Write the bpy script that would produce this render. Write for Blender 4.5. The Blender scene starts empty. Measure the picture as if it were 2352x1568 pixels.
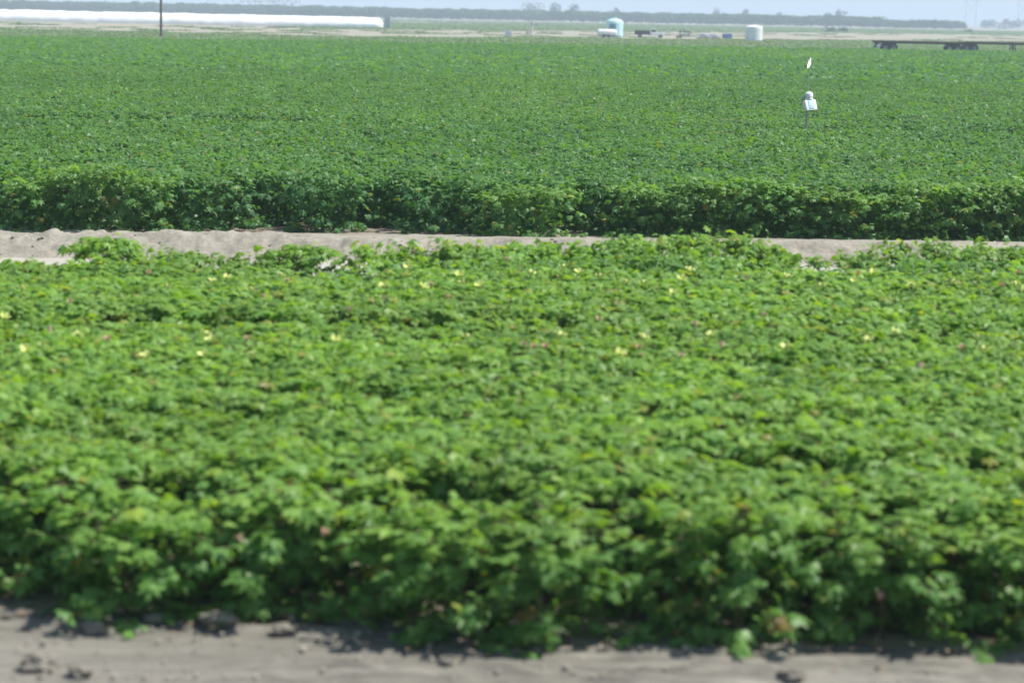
import bpy, bmesh, math, random
import numpy as np
from mathutils import Vector, Matrix

random.seed(7)
rng = np.random.default_rng(7)
R = math.radians
SC = bpy.context.scene
COL = SC.collection

# ------------------------------------------------------------------ camera
LENS, SENSOR = 50.0, 22.2
W0, H0 = 2352.0, 1568.0                       # pixel frame used for measuring the photograph
FPX = LENS / SENSOR * W0
CAM_Z = 4.0
PITCH, ROLL = R(8.05), R(1.1)
cam_d = bpy.data.cameras.new('camera')
cam_d.lens, cam_d.sensor_width = LENS, SENSOR
cam_d.clip_start, cam_d.clip_end = 0.1, 20000
cam_d.dof.use_dof = True
cam_d.dof.focus_distance = 56.0
cam_d.dof.aperture_fstop = 0.9
cam = bpy.data.objects.new('camera', cam_d)
COL.objects.link(cam)
SC.camera = cam
fw = Vector((0, math.cos(PITCH), -math.sin(PITCH)))
r0 = Vector((1, 0, 0))
u0 = r0.cross(fw)
CX = math.cos(ROLL) * r0 + math.sin(ROLL) * u0
CY = -math.sin(ROLL) * r0 + math.cos(ROLL) * u0
CP = Vector((0, 0, CAM_Z))
cam.matrix_world = Matrix(((CX.x, CY.x, -fw.x, 0), (CX.y, CY.y, -fw.y, 0), (CX.z, CY.z, -fw.z, CAM_Z), (0, 0, 0, 1)))

# ------------------------------------------------------------------ light
SUN_EL, SUN_AZ = R(60), R(87)                 # azimuth from the view direction towards the right
world = bpy.data.worlds.new('World')
SC.world = world
world.use_nodes = True
wn = world.node_tree
sky = wn.nodes.new('ShaderNodeTexSky')
sky.sky_type = 'NISHITA'
sky.sun_disc = False
sky.sun_elevation, sky.sun_rotation = SUN_EL, SUN_AZ
sky.air_density, sky.dust_density, sky.ozone_density = 1.0, 0.8, 1.0
bg = wn.nodes['Background']
bg.inputs['Strength'].default_value = 0.085
wn.links.new(sky.outputs[0], bg.inputs['Color'])
sun_d = bpy.data.lights.new('sun', 'SUN')
sun_d.energy, sun_d.angle, sun_d.color = 3.6, R(0.5), (1.0, 0.955, 0.88)
sun = bpy.data.objects.new('sun', sun_d)
COL.objects.link(sun)
sdir = Vector((math.cos(SUN_EL) * math.sin(SUN_AZ), math.cos(SUN_EL) * math.cos(SUN_AZ), math.sin(SUN_EL)))
sun.rotation_euler = sdir.to_track_quat('Z', 'Y').to_euler()
sun.location = sdir * 50
SC.view_settings.view_transform = 'Standard'
SC.view_settings.look = 'None'
SC.view_settings.exposure = 0.95
SC.view_settings.gamma = 1.0
SC.view_settings.use_curve_mapping = False
SC.cycles.volume_bounces = 1
SC.cycles.max_bounces = 8
SC.cycles.transparent_max_bounces = 8


def ray(px, py):
    d = fw * FPX + CX * (px - W0 / 2) - CY * (py - H0 / 2)
    return d.normalized()


def at(px, py, z=0.0):                        # point of height z seen at a pixel
    d = ray(px, py)
    return CP + d * ((z - CAM_Z) / d.z)


def at_y(px, py, y):                          # point at forward distance y seen at a pixel
    d = ray(px, py)
    return CP + d * (y / d.y)


def project(x, y, z):
    dx, dy, dz = np.asarray(x) - CP.x, np.asarray(y) - CP.y, np.asarray(z) - CP.z
    a = dx * CX.x + dy * CX.y + dz * CX.z
    b = dx * CY.x + dy * CY.y + dz * CY.z
    c = dx * fw.x + dy * fw.y + dz * fw.z
    return W0 / 2 + FPX * a / c, H0 / 2 - FPX * b / c


def vnoise(x, y, seed=0):                     # smooth value noise on arrays, -1..1
    x, y = np.broadcast_arrays(np.asarray(x, float), np.asarray(y, float))
    xi, yi = np.floor(x).astype(np.int64), np.floor(y).astype(np.int64)
    fx, fy = x - xi, y - yi
    fx, fy = fx * fx * (3 - 2 * fx), fy * fy * (3 - 2 * fy)

    def h(a, b):
        n = (a * 374761393 + b * 668265263 + seed * 974634777) & 0x7fffffff
        n = ((n ^ (n >> 13)) * 1274126177) & 0x7fffffff
        n = n ^ (n >> 16)
        return (n & 0xffff) / 32767.5 - 1
    a, b, c, d = h(xi, yi), h(xi + 1, yi), h(xi, yi + 1), h(xi + 1, yi + 1)
    return (a * (1 - fx) + b * fx) * (1 - fy) + (c * (1 - fx) + d * fx) * fy


def fbm(x, y, seed=0, oct=4):
    s, a = 0, 1.0
    for k in range(oct):
        s = s + a * vnoise(np.asarray(x) * 2 ** k, np.asarray(y) * 2 ** k, seed + k)
        a *= 0.5
    return s


# ------------------------------------------------------------------ materials
def mat(name):
    m = bpy.data.materials.new(name)
    m.use_nodes = True
    nt = m.node_tree
    return m, nt, nt.nodes['Principled BSDF']


def paint(name, col, rough=0.5, metal=0.0, var=0.12, scale=6.0, bump=0.0):
    m, nt, p = mat(name)
    tc = nt.nodes.new('ShaderNodeTexCoord')
    nz = nt.nodes.new('ShaderNodeTexNoise')
    nz.inputs['Scale'].default_value = scale
    nz.inputs['Detail'].default_value = 5
    nt.links.new(tc.outputs['Object'], nz.inputs['Vector'])
    rp = nt.nodes.new('ShaderNodeValToRGB')
    e = rp.color_ramp.elements
    e[0].position, e[1].position = 0.3, 0.7
    e[0].color = (*[c * (1 - var) for c in col], 1)
    e[1].color = (*[min(1, c * (1 + var)) for c in col], 1)
    nt.links.new(nz.outputs['Fac'], rp.inputs[0])
    nt.links.new(rp.outputs[0], p.inputs['Base Color'])
    p.inputs['Roughness'].default_value = rough
    p.inputs['Metallic'].default_value = metal
    if bump:
        b = nt.nodes.new('ShaderNodeBump')
        b.inputs['Strength'].default_value = bump
        nt.links.new(nz.outputs['Fac'], b.inputs['Height'])
        nt.links.new(b.outputs[0], p.inputs['Normal'])
    return m


def soil(name, c0, c1, s=(1, 1, 1), fine=60.0, bump=0.5, dist=0.02):
    m, nt, p = mat(name)
    tc = nt.nodes.new('ShaderNodeTexCoord')
    mp = nt.nodes.new('ShaderNodeMapping')
    mp.inputs['Scale'].default_value = s
    nt.links.new(tc.outputs['Object'], mp.inputs[0])
    n1 = nt.nodes.new('ShaderNodeTexNoise')
    n1.inputs['Scale'].default_value = 1.6
    n1.inputs['Detail'].default_value = 8
    n1.inputs['Roughness'].default_value = 0.65
    n2 = nt.nodes.new('ShaderNodeTexNoise')
    n2.inputs['Scale'].default_value = fine
    n2.inputs['Detail'].default_value = 6
    n2.inputs['Roughness'].default_value = 0.7
    for n in (n1, n2):
        nt.links.new(mp.outputs[0], n.inputs['Vector'])
    mx = nt.nodes.new('ShaderNodeMath')
    mx.operation = 'MULTIPLY_ADD'
    mx.inputs[1].default_value = 0.5
    nt.links.new(n2.outputs['Fac'], mx.inputs[0])
    hf = nt.nodes.new('ShaderNodeMath')
    hf.operation = 'MULTIPLY'
    hf.inputs[1].default_value = 0.5
    nt.links.new(n1.outputs['Fac'], hf.inputs[0])
    nt.links.new(hf.outputs[0], mx.inputs[2])
    rp = nt.nodes.new('ShaderNodeValToRGB')
    e = rp.color_ramp.elements
    e[0].position, e[1].position = 0.36, 0.64
    e[0].color, e[1].color = (*c0, 1), (*c1, 1)
    nt.links.new(mx.outputs[0], rp.inputs[0])
    nt.links.new(rp.outputs[0], p.inputs['Base Color'])
    p.inputs['Roughness'].default_value = 0.95
    p.inputs['Specular IOR Level'].default_value = 0.15
    b = nt.nodes.new('ShaderNodeBump')
    b.inputs['Strength'].default_value = bump
    b.inputs['Distance'].default_value = dist
    nt.links.new(mx.outputs[0], b.inputs['Height'])
    nt.links.new(b.outputs[0], p.inputs['Normal'])
    return m


def leafmat(name, dark, light, young=None, transl=0.35, rough=0.42, spec=0.35):
    """leaf: colour varies leaf by leaf, plant by plant, and by the leaf's age (vertex attribute 'age')"""
    m, nt, p = mat(name)
    g = nt.nodes.new('ShaderNodeNewGeometry')
    oi = nt.nodes.new('ShaderNodeObjectInfo')
    rp = nt.nodes.new('ShaderNodeValToRGB')
    e = rp.color_ramp.elements
    e[0].position, e[1].position = 0.0, 1.0
    e[0].color, e[1].color = (*dark, 1), (*light, 1)
    nt.links.new(g.outputs['Random Per Island'], rp.inputs[0])
    if young:
        e[1].position = 0.955
        q = e.new(0.965); q.color = (0.33, 0.36, 0.07, 1)
        q = e.new(1.0); q.color = (0.26, 0.15, 0.07, 1)
    col = rp.outputs[0]
    if young:
        at_ = nt.nodes.new('ShaderNodeAttribute')
        at_.attribute_name = 'age'
        mx = nt.nodes.new('ShaderNodeMixRGB')
        mx.inputs[2].default_value = (*young, 1)
        nt.links.new(at_.outputs['Fac'], mx.inputs[0])
        nt.links.new(col, mx.inputs[1])
        col = mx.outputs[0]
    hs = nt.nodes.new('ShaderNodeHueSaturation')
    mr = nt.nodes.new('ShaderNodeMapRange')
    mr.inputs['To Min'].default_value, mr.inputs['To Max'].default_value = 0.86, 1.14
    nt.links.new(oi.outputs['Random'], mr.inputs['Value'])
    nt.links.new(mr.outputs[0], hs.inputs['Value'])
    nt.links.new(col, hs.inputs['Color'])
    col = hs.outputs[0]
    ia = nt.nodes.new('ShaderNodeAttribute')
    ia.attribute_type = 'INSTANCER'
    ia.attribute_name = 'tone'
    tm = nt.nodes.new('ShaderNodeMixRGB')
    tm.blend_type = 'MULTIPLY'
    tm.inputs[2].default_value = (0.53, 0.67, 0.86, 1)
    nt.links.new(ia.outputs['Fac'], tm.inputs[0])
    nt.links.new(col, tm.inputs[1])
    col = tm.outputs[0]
    nt.links.new(col, p.inputs['Base Color'])
    p.inputs['Roughness'].default_value = rough
    p.inputs['Specular IOR Level'].default_value = spec
    tr = nt.nodes.new('ShaderNodeBsdfTranslucent')
    gm = nt.nodes.new('ShaderNodeMixRGB')
    gm.blend_type = 'MULTIPLY'
    gm.inputs[0].default_value = 1.0
    gm.inputs[2].default_value = (1.6, 1.5, 0.55, 1)
    nt.links.new(col, gm.inputs[1])
    nt.links.new(gm.outputs[0], tr.inputs['Color'])
    ms = nt.nodes.new('ShaderNodeMixShader')
    ms.inputs[0].default_value = transl
    nt.links.new(p.outputs[0], ms.inputs[1])
    nt.links.new(tr.outputs[0], ms.inputs[2])
    nt.links.new(ms.outputs[0], nt.nodes['Material Output'].inputs['Surface'])
    return m


M = {}
M['leaf'] = leafmat('cotton leaf', (0.088, 0.215, 0.048), (0.170, 0.335, 0.085), (0.24, 0.40, 0.050), 0.45, 0.45, 0.36)
M['crop'] = leafmat('field cotton leaf', (0.105, 0.240, 0.066), (0.150, 0.305, 0.088), (0.20, 0.36, 0.060), 0.45, 0.45, 0.36)
M['low'] = leafmat('low crop leaf', (0.13, 0.21, 0.095), (0.19, 0.27, 0.13), None, 0.3, 0.6)
M['tree'] = leafmat('orchard leaf', (0.03, 0.075, 0.03), (0.08, 0.14, 0.045), None, 0.2, 0.6)
M['far_tree'] = leafmat('far tree leaf', (0.025, 0.05, 0.028), (0.05, 0.085, 0.04), None, 0.2, 0.6)
M['stem'] = paint('cotton stem', (0.10, 0.085, 0.04), 0.7, 0, 0.4, 12)
M['bark'] = paint('bark', (0.10, 0.08, 0.06), 0.9, 0, 0.3, 3, 0.4)
M['petal'] = paint('cream petal', (0.62, 0.68, 0.22), 0.6, 0, 0.08, 20)
M['pink'] = paint('faded petal', (0.60, 0.36, 0.27), 0.6, 0, 0.25, 20)
M['yellow_leaf'] = leafmat('yellowing leaf', (0.22, 0.25, 0.06), (0.34, 0.30, 0.06), None, 0.35)
M['ground'] = soil('dry ground', (0.25, 0.235, 0.175), (0.34, 0.315, 0.25), (1, 1, 1), 9, 0.3)
M['bare'] = soil('bare grey soil', (0.07, 0.067, 0.058), (0.262, 0.247, 0.21), (0.13, 1, 1), 13, 1.0, 0.035)
M['crumb'] = paint('dry soil crumb', (0.30, 0.275, 0.225), 0.95, 0, 0.2, 2)
M['clod'] = soil('shade darkened clod soil', (0.13, 0.12, 0.10), (0.26, 0.24, 0.20), (1, 1, 1), 22, 0.8, 0.016)  # tone lowered, putting the clods' shaded near sides into the colour
M['road'] = soil('packed pale dirt', (0.34, 0.315, 0.27), (0.43, 0.405, 0.355), (0.3, 1, 1), 6, 0.5)
M['berm'] = soil('loose berm soil', (0.165, 0.152, 0.12), (0.345, 0.323, 0.265), (1, 1, 1), 14, 0.6, 0.02)
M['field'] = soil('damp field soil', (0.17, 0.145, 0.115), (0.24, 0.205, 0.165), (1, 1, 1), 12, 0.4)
M['white'] = paint('white plastic', (0.80, 0.81, 0.80), 0.35, 0, 0.04, 0.6)
M['white_sheet'] = paint('white plastic film', (0.90, 0.90, 0.89), 0.3, 0, 0.03, 0.4, 0.15)
M['turq'] = paint('turquoise plastic', (0.52, 0.76, 0.78), 0.4, 0, 0.05, 1.0)
M['turq_shade'] = paint('blue shade plastic', (0.26, 0.54, 0.72), 0.4, 0, 0.05, 1.0)
M['dark'] = paint('dark steel', (0.045, 0.045, 0.055), 0.5, 0.4, 0.25, 3)
M['rubber'] = paint('rubber', (0.03, 0.03, 0.033), 0.85, 0, 0.25, 5)
M['rim'] = paint('grey rim', (0.25, 0.26, 0.28), 0.45, 0.6, 0.15, 6)
M['deck'] = paint('weathered red deck', (0.16, 0.075, 0.075), 0.8, 0, 0.3, 2)
M['steel'] = paint('grey steel', (0.32, 0.34, 0.37), 0.45, 0.6, 0.12, 5)
M['glass'] = paint('dark glass', (0.03, 0.04, 0.05), 0.08, 0, 0.1, 1)
M['blue'] = paint('blue plastic', (0.10, 0.17, 0.42), 0.45, 0, 0.1, 2)
M['paleblue'] = paint('pale blue plastic', (0.50, 0.68, 0.76), 0.35, 0, 0.04, 6)
M['litter'] = paint('dead leaf', (0.20, 0.14, 0.08), 0.8, 0, 0.3, 8)
M['wood'] = paint('bare wood', (0.36, 0.26, 0.18), 0.85, 0, 0.25, 4)
M['polewood'] = paint('brown pole wood', (0.11, 0.085, 0.065), 0.85, 0, 0.25, 2)
M['concrete'] = paint('pale concrete', (0.58, 0.56, 0.50), 0.85, 0, 0.1, 3)
M['sack'] = paint('lilac grey sack cloth', (0.52, 0.50, 0.56), 0.8, 0, 0.12, 4)
M['lamp'] = paint('lamp lens', (0.55, 0.5, 0.42), 0.15, 0, 0.05, 8)
M['plate'] = paint('galvanised steel', (0.42, 0.44, 0.46), 0.4, 0.7, 0.1, 8)
M['barn'] = paint('cream barn wall', (0.50, 0.46, 0.42), 0.8, 0, 0.08, 1)
M['rust'] = paint('rusty roof sheet', (0.34, 0.20, 0.16), 0.7, 0.2, 0.2, 0.6)


# ------------------------------------------------------------------ builders
def link(o, parent=None):
    COL.objects.link(o)
    if parent is not None:
        o.parent = parent
    return o


def tag(o, label=None, cat=None, group=None, kind=None):
    if label: o['label'] = label
    if cat: o['category'] = cat
    if group: o['group'] = group
    if kind: o['kind'] = kind
    return o


def thing(name, loc, label, cat, group=None, rz=0.0):
    o = bpy.data.objects.new(name, None)
    o.empty_display_size = 0.2
    o.location = loc
    o.rotation_euler = (0, 0, rz)
    link(o)
    return tag(o, label, cat, group)


def mesh_of(name, v, f, mats, mi=None, smooth=False):
    me = bpy.data.meshes.new(name)
    me.from_pydata([tuple(p) for p in v], [], [tuple(q) for q in f])
    for m in (mats if isinstance(mats, (list, tuple)) else [mats]):
        me.materials.append(m)
    if mi is not None:
        me.polygons.foreach_set('material_index', np.asarray(mi, dtype=np.int32))
    if smooth:
        me.polygons.foreach_set('use_smooth', np.ones(len(me.polygons), bool))
    me.update()
    return me


class B:
    """collects shapes into one mesh"""
    def __init__(self):
        self.bm = bmesh.new()

    def box(self, c, s, bev=0.0, rot=None):
        r = bmesh.ops.create_cube(self.bm, size=1.0)
        vs = r['verts']
        bmesh.ops.scale(self.bm, vec=s, verts=vs)
        if bev:
            es = list({e for v in vs for e in v.link_edges})
            q = bmesh.ops.bevel(self.bm, geom=es, offset=bev, segments=2, profile=0.6, affect='EDGES')
            vs = list({v for f in q['faces'] for v in f.verts} | {v for v in vs if v.is_valid})
        if rot is not None:
            bmesh.ops.rotate(self.bm, cent=(0, 0, 0), matrix=rot, verts=vs)
        bmesh.ops.translate(self.bm, vec=c, verts=vs)
        return self

    def bar(self, a, b, r1, r2=None, n=10):
        a, b = Vector(a), Vector(b)
        d = b - a
        q = bmesh.ops.create_cone(self.bm, cap_ends=True, segments=n, radius1=r1, radius2=r1 if r2 is None else r2, depth=d.length)
        rot = d.to_track_quat('Z', 'Y').to_matrix()
        bmesh.ops.rotate(self.bm, cent=(0, 0, 0), matrix=rot, verts=q['verts'])
        bmesh.ops.translate(self.bm, vec=(a + b) / 2, verts=q['verts'])
        return self

    def lathe(self, prof, n=32, c=(0, 0, 0), axis=None):
        rings = []
        rot = axis if axis is not None else Matrix.Identity(3)
        c = Vector(c)
        for (r, z) in prof:
            if r < 1e-5:
                rings.append([self.bm.verts.new(c + rot @ Vector((0, 0, z)))])
            else:
                rings.append([self.bm.verts.new(c + rot @ Vector((r * math.cos(2 * math.pi * k / n), r * math.sin(2 * math.pi * k / n), z))) for k in range(n)])
        for A, C in zip(rings, rings[1:]):
            for k in range(n):
                j = (k + 1) % n
                if len(A) == 1 and len(C) == 1: continue
                if len(A) == 1: self.bm.faces.new((A[0], C[j], C[k]))
                elif len(C) == 1: self.bm.faces.new((A[k], A[j], C[0]))
                else: self.bm.faces.new((A[k], A[j], C[j], C[k]))
        return self

    def prism(self, pts, axis_len, bev=0.0):
        """outline in x,z extruded along y, centred"""
        h = axis_len / 2
        a = [self.bm.verts.new((x, -h, z)) for x, z in pts]
        b = [self.bm.verts.new((x, h, z)) for x, z in pts]
        n = len(pts)
        fs = [self.bm.faces.new(a), self.bm.faces.new(b[::-1])]
        for k in range(n):
            j = (k + 1) % n
            fs.append(self.bm.faces.new((a[k], b[k], b[j], a[j])))
        bmesh.ops.recalc_face_normals(self.bm, faces=fs)
        if bev:
            es = list({e for f in fs for e in f.edges})
            bmesh.ops.bevel(self.bm, geom=es, offset=bev, segments=2, profile=0.6, affect='EDGES')
        return self

    def obj(self, name, m, parent=None, loc=None, smooth=True):
        bmesh.ops.recalc_face_normals(self.bm, faces=self.bm.faces[:])
        me = bpy.data.meshes.new(name)
        self.bm.to_mesh(me)
        self.bm.free()
        me.materials.append(m)
        if smooth:
            me.polygons.foreach_set('use_smooth', np.ones(len(me.polygons), bool))
            me.set_sharp_from_angle(angle=R(35))
        o = bpy.data.objects.new(name, me)
        if loc is not None: o.location = loc
        return link(o, parent)


def grid_obj(name, X, Y, Z, m, smooth=True):
    ny, nx = X.shape
    v = np.stack([X.ravel(), Y.ravel(), Z.ravel()], 1).astype(np.float32)
    i = np.arange(nx * ny).reshape(ny, nx)
    q = np.stack([i[:-1, :-1].ravel(), i[:-1, 1:].ravel(), i[1:, 1:].ravel(), i[1:, :-1].ravel()], 1).astype(np.int32)
    me = bpy.data.meshes.new(name)
    me.vertices.add(len(v))
    me.vertices.foreach_set('co', v.ravel())
    me.loops.add(q.size)
    me.loops.foreach_set('vertex_index', q.ravel())
    me.polygons.add(len(q))
    me.polygons.foreach_set('loop_start', np.arange(0, q.size, 4, dtype=np.int32))
    me.update(calc_edges=True)
    if smooth:
        me.polygons.foreach_set('use_smooth', np.ones(len(q), bool))
    me.materials.append(m)
    return link(bpy.data.objects.new(name, me))


# ------------------------------------------------------------------ layout lines (world x -> y)
def line(a, b):
    s = (b.y - a.y) / (b.x - a.x)
    return lambda x: a.y + (np.asarray(x) - a.x) * s


def poly(pts, z):
    P = sorted([at(px, py, z) for px, py in pts], key=lambda p: p.x)
    # interpolate by direction (x/y) so the line keeps its place in every part of the field
    ang = np.array([p.x / p.y for p in P]); d = np.array([p.y for p in P])
    return lambda t: np.interp(t, ang, d)     # t = x / y


EDGE = line(at(0, 1393), at(2352, 1508))                  # bare soil meets the first row
LAST = line(at(0, 615, 0.80), at(2352, 580, 1.06))        # last row before the track
FOOT = line(at(0, 592), at(2352, 612))                    # foot of the berm
FARFRONT = lambda x: FOOT(x) + 2.1

# ------------------------------------------------------------------ ground
g = B()
for a, b, c, d in [(-8000, -60, 8000, 9000)]:
    g.bm.faces.new([g.bm.verts.new(p) for p in ((a, b, 0), (c, b, 0), (c, d, 0), (a, d, 0))])
tag(g.obj('ground', M['ground'], smooth=False), kind='structure')

xs, ys = np.arange(-8, 8.001, 0.022), np.arange(11.0, 17.0, 0.022)
X, Y = np.meshgrid(xs, ys)
fade = np.clip(np.minimum(np.minimum(X + 8, 8 - X), np.minimum(Y - 11, EDGE(X) + 0.30 - Y)) / 0.3, 0, 1)
Z = 0.015 + 0.022 * fbm(X * 0.5, Y * 1.6, 3, 3) + 0.024 * fbm(X * 1.1, Y * 7, 9, 3) + 0.027 * fbm(X * 3.5, Y * 12, 19, 3)
lump = fbm(X * 3.1, Y * 5, 31, 2)
Z += 0.045 * np.clip(lump - 0.75, 0, 1)
Z = np.where(fade < 1, Z * fade - 0.03 * (1 - fade), np.maximum(Z, 0.004))
tag(grid_obj('bare_soil', X, Y, Z, M['bare']), kind='structure')

# packed track between the near block and the berm
g = B()
vs = [g.bm.verts.new((x, float(LAST(x)) + dy, 0.004)) for x in (-90, 90) for dy in (-0.6,)]
ws = [g.bm.verts.new((x, float(FOOT(x)) + 0.15, 0.004)) for x in (-90, 90)]
g.bm.faces.new((vs[0], vs[1], ws[1], ws[0]))
tag(g.obj('dirt_track', M['road'], smooth=False), kind='structure')

g = B()  # damp soil sheet, laid dark to deepen the shade between the near plants
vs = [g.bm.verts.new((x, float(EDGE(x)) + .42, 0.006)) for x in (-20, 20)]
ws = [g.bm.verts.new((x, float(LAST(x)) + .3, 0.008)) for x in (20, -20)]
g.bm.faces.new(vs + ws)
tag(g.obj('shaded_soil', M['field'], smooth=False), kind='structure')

# berm: a ridge of loose soil along the far side of the track
xs = np.concatenate([np.arange(-60, -12, 0.3), np.arange(-12, 13, 0.045), np.arange(13, 60, 0.3)])
us = np.linspace(-0.2, 2.6, 60)
X, U = np.meshgrid(xs, us)
prof = np.interp(U, [-0.2, 0, 0.12, 0.62, 0.78, 1.15, 1.6, 2.6], [-0.03, 0.0, 0.035, 0.28, 0.315, 0.31, 0.24, 0.20])
amp = np.clip(U / 0.3, 0, 1) * np.clip((2.6 - U) / 0.5, 0, 1)
crest = np.exp(-((U - 1.0) / 0.35) ** 2)
leftish = np.clip((-2.5 - X) / 2.5, 0, 1)
calm = 1 - 0.85 * np.clip((U - .6) / .2, 0, 1) * (1 - leftish)
Z = prof + amp * calm * (0.030 * fbm(X * 1.3, U * 2.0, 5, 4) + 0.050 * fbm(X * 4.5, U * 5, 15, 3)) + crest * leftish * (0.07 * np.clip(fbm(X * 1.1, U, 25, 3) + 0.1, 0, 1.2))
Z += amp * (0.004 + 0.018 * leftish) * fbm(X * 0.35, U * 0.6, 77, 2)
tag(grid_obj('dirt_berm', X, FOOT(X) + U + 0.05 * vnoise(X * 0.7, U * 0.3, 8), Z, M['berm']), kind='structure')

# soil bed of the far field
FAR_END = poly([(-400, 74), (0, 80), (2352, 115), (2752, 121)], 1.33)
LOW_END = poly([(-500, 55), (0, 63), (786, 82), (1572, 88), (2352, 94), (2800, 99)], 0.3)
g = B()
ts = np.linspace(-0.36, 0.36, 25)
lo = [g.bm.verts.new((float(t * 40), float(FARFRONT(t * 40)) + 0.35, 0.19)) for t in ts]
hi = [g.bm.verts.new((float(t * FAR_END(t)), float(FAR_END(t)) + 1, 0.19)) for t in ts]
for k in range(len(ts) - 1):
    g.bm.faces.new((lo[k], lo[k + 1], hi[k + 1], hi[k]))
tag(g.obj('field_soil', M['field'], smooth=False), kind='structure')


# ------------------------------------------------------------------ cotton plants
LEAF = np.array([(0, 0.02), (0.30, -0.10), (0.56, 0.16), (0.34, 0.34), (0.47, 0.74), (0.17, 0.58), (0, 1.04),
                 (-0.17, 0.58), (-0.47, 0.74), (-0.34, 0.34), (-0.56, 0.16), (-0.30, -0.10)])
LEAF_C = (0.0, 0.30)
SIMPLE = np.array([(0, 0.0), (0.5, 0.1), (0.42, 0.66), (0, 1.0), (-0.42, 0.66), (-0.5, 0.1)])


def leaf_verts(p, out_az, pitch, twist, size, rs, shape=LEAF, age=0.0):
    """one leaf blade: attached at p, pointing outwards at out_az, blade tipped by pitch"""
    o = np.vstack([shape, LEAF_C])
    x, y = o[:, 0] * size, o[:, 1] * size
    z = -0.9 * (o[:, 0] ** 2) * size * 0.5 - 0.28 * (o[:, 1] ** 2) * size + 0.05 * size * rs.normal(size=len(o))
    z[-1] += 0.07 * size
    # twist about y, pitch about x, azimuth about z
    ct, st = math.cos(twist), math.sin(twist)
    x, z = x * ct + z * st, -x * st + z * ct
    cp, sp = math.cos(pitch), math.sin(pitch)
    y, z = y * cp - z * sp, y * sp + z * cp
    ca, sa = math.cos(out_az), math.sin(out_az)
    X = p[0] + y * ca - x * sa
    Y = p[1] + y * sa + x * ca
    return np.stack([X, Y, p[2] + z], 1)


def plant_geometry(rs, n=190, h=1.0, rad=0.36, size=(0.06, 0.145), shape=LEAF, top_share=0.34):
    """foliage verts/faces/age and branch segments of one cotton plant"""
    V, F, A, seg = [], [], [], []
    nl = len(shape)
    nb = 22
    br = []
    for k in range(nb):
        hz = 0.05 + 0.86 * ((k + 0.5) / nb) ** 1.1 * h
        az = k * 2.4 + rs.uniform(-0.4, 0.4)
        L = rad * np.interp(hz / h, [0, 0.25, 0.55, 0.85, 1], [1.12, 1.12, 1.05, 0.8, 0.4]) * rs.uniform(0.7, 1.25)
        tip = np.array([L * math.cos(az), L * math.sin(az), max(0.05, hz + L * (rs.uniform(0.15, 0.5) if hz > 0.28 else rs.uniform(-0.35, 0.15)))])
        br.append((np.array([0, 0, hz]), tip, az))
        seg.append((np.array([0, 0, hz]), tip))
    for k in range(n):
        if rs.random() < top_share:
            rr, aa = 0.43 * math.sqrt(rs.random()), rs.uniform(0, 6.28)
            p = np.array([rr * math.cos(aa), rr * math.sin(aa), h * (0.98 - 0.5 * rr ** 2 + rs.normal(0, .035))])
            az = aa + rs.uniform(-1.2, 1.2)
            top = 0.97
        else:
            a, b, baz = br[rs.integers(nb)]
            s = rs.uniform(0.3, 1.06) ** 0.7
            p = a + (b - a) * s + rs.normal(0, 0.045, 3)
            az = baz + rs.uniform(-1.5, 1.5)
            top = p[2] / h
        p[2] = max(0.05, p[2])
        sz = rs.uniform(*size) * (0.6 if top > 0.93 and rs.random() < .6 else 1)
        hi = min(1, max(0, top))
        pitch = rs.normal(-0.95 + 0.80 * hi, 0.36)
        v = leaf_verts(p, az, pitch, rs.normal(0, 0.35), sz, rs, shape)
        v[:, 2] = np.maximum(v[:, 2], 0.012)
        i0 = len(V) * (nl + 1)
        V.append(v)
        for j in range(nl):
            F.append((i0 + j, i0 + (j + 1) % nl, i0 + nl))
        ag = min(1, max(0, (hi - 0.62) / 0.4)) * rs.uniform(0.2, 1.0)
        A += [ag] * (nl + 1)
        if rs.random() < 0.4:
            a, b, _ = br[int(np.argmin([np.linalg.norm((u_ + w_) / 2 - p) for u_, w_, _z in br]))]
            seg.append((a + (b - a) * 0.5, p))
    return np.vstack(V), F, np.array(A, np.float32), seg


def stem_mesh(seg, h=1.0):
    V, F = [], []

    def tube(a, b, r1, r2):
        d = b - a
        d = d / (np.linalg.norm(d) + 1e-9)
        u = np.cross(d, [0.3, 0.5, 0.8]); u /= np.linalg.norm(u)
        w = np.cross(d, u)
        i = len(V)
        for c, r in ((a, r1), (b, r2)):
            for k in range(4):
                t = k * math.pi / 2
                V.append(c + r * (math.cos(t) * u + math.sin(t) * w))
        for k in range(4):
            j = (k + 1) % 4
            F.append((i + k, i + j, i + 4 + j, i + 4 + k))
    tube(np.array([0, 0, -0.03]), np.array([0.01, 0.0, 0.5 * h]), 0.011, 0.008)
    tube(np.array([0.01, 0, 0.5 * h]), np.array([-0.01, 0.01, 0.95 * h]), 0.008, 0.004)
    for a, b in seg:
        tube(np.asarray(a), np.asarray(b), 0.005, 0.002)
    return mesh_of('stem', V, F, M['stem'])


def foliage_mesh(V, F, A, m, name='foliage'):
    me = mesh_of(name, V, F, m)
    at_ = me.attributes.new('age', 'FLOAT', 'POINT')
    at_.data.foreach_set('value', A)
    return me


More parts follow.
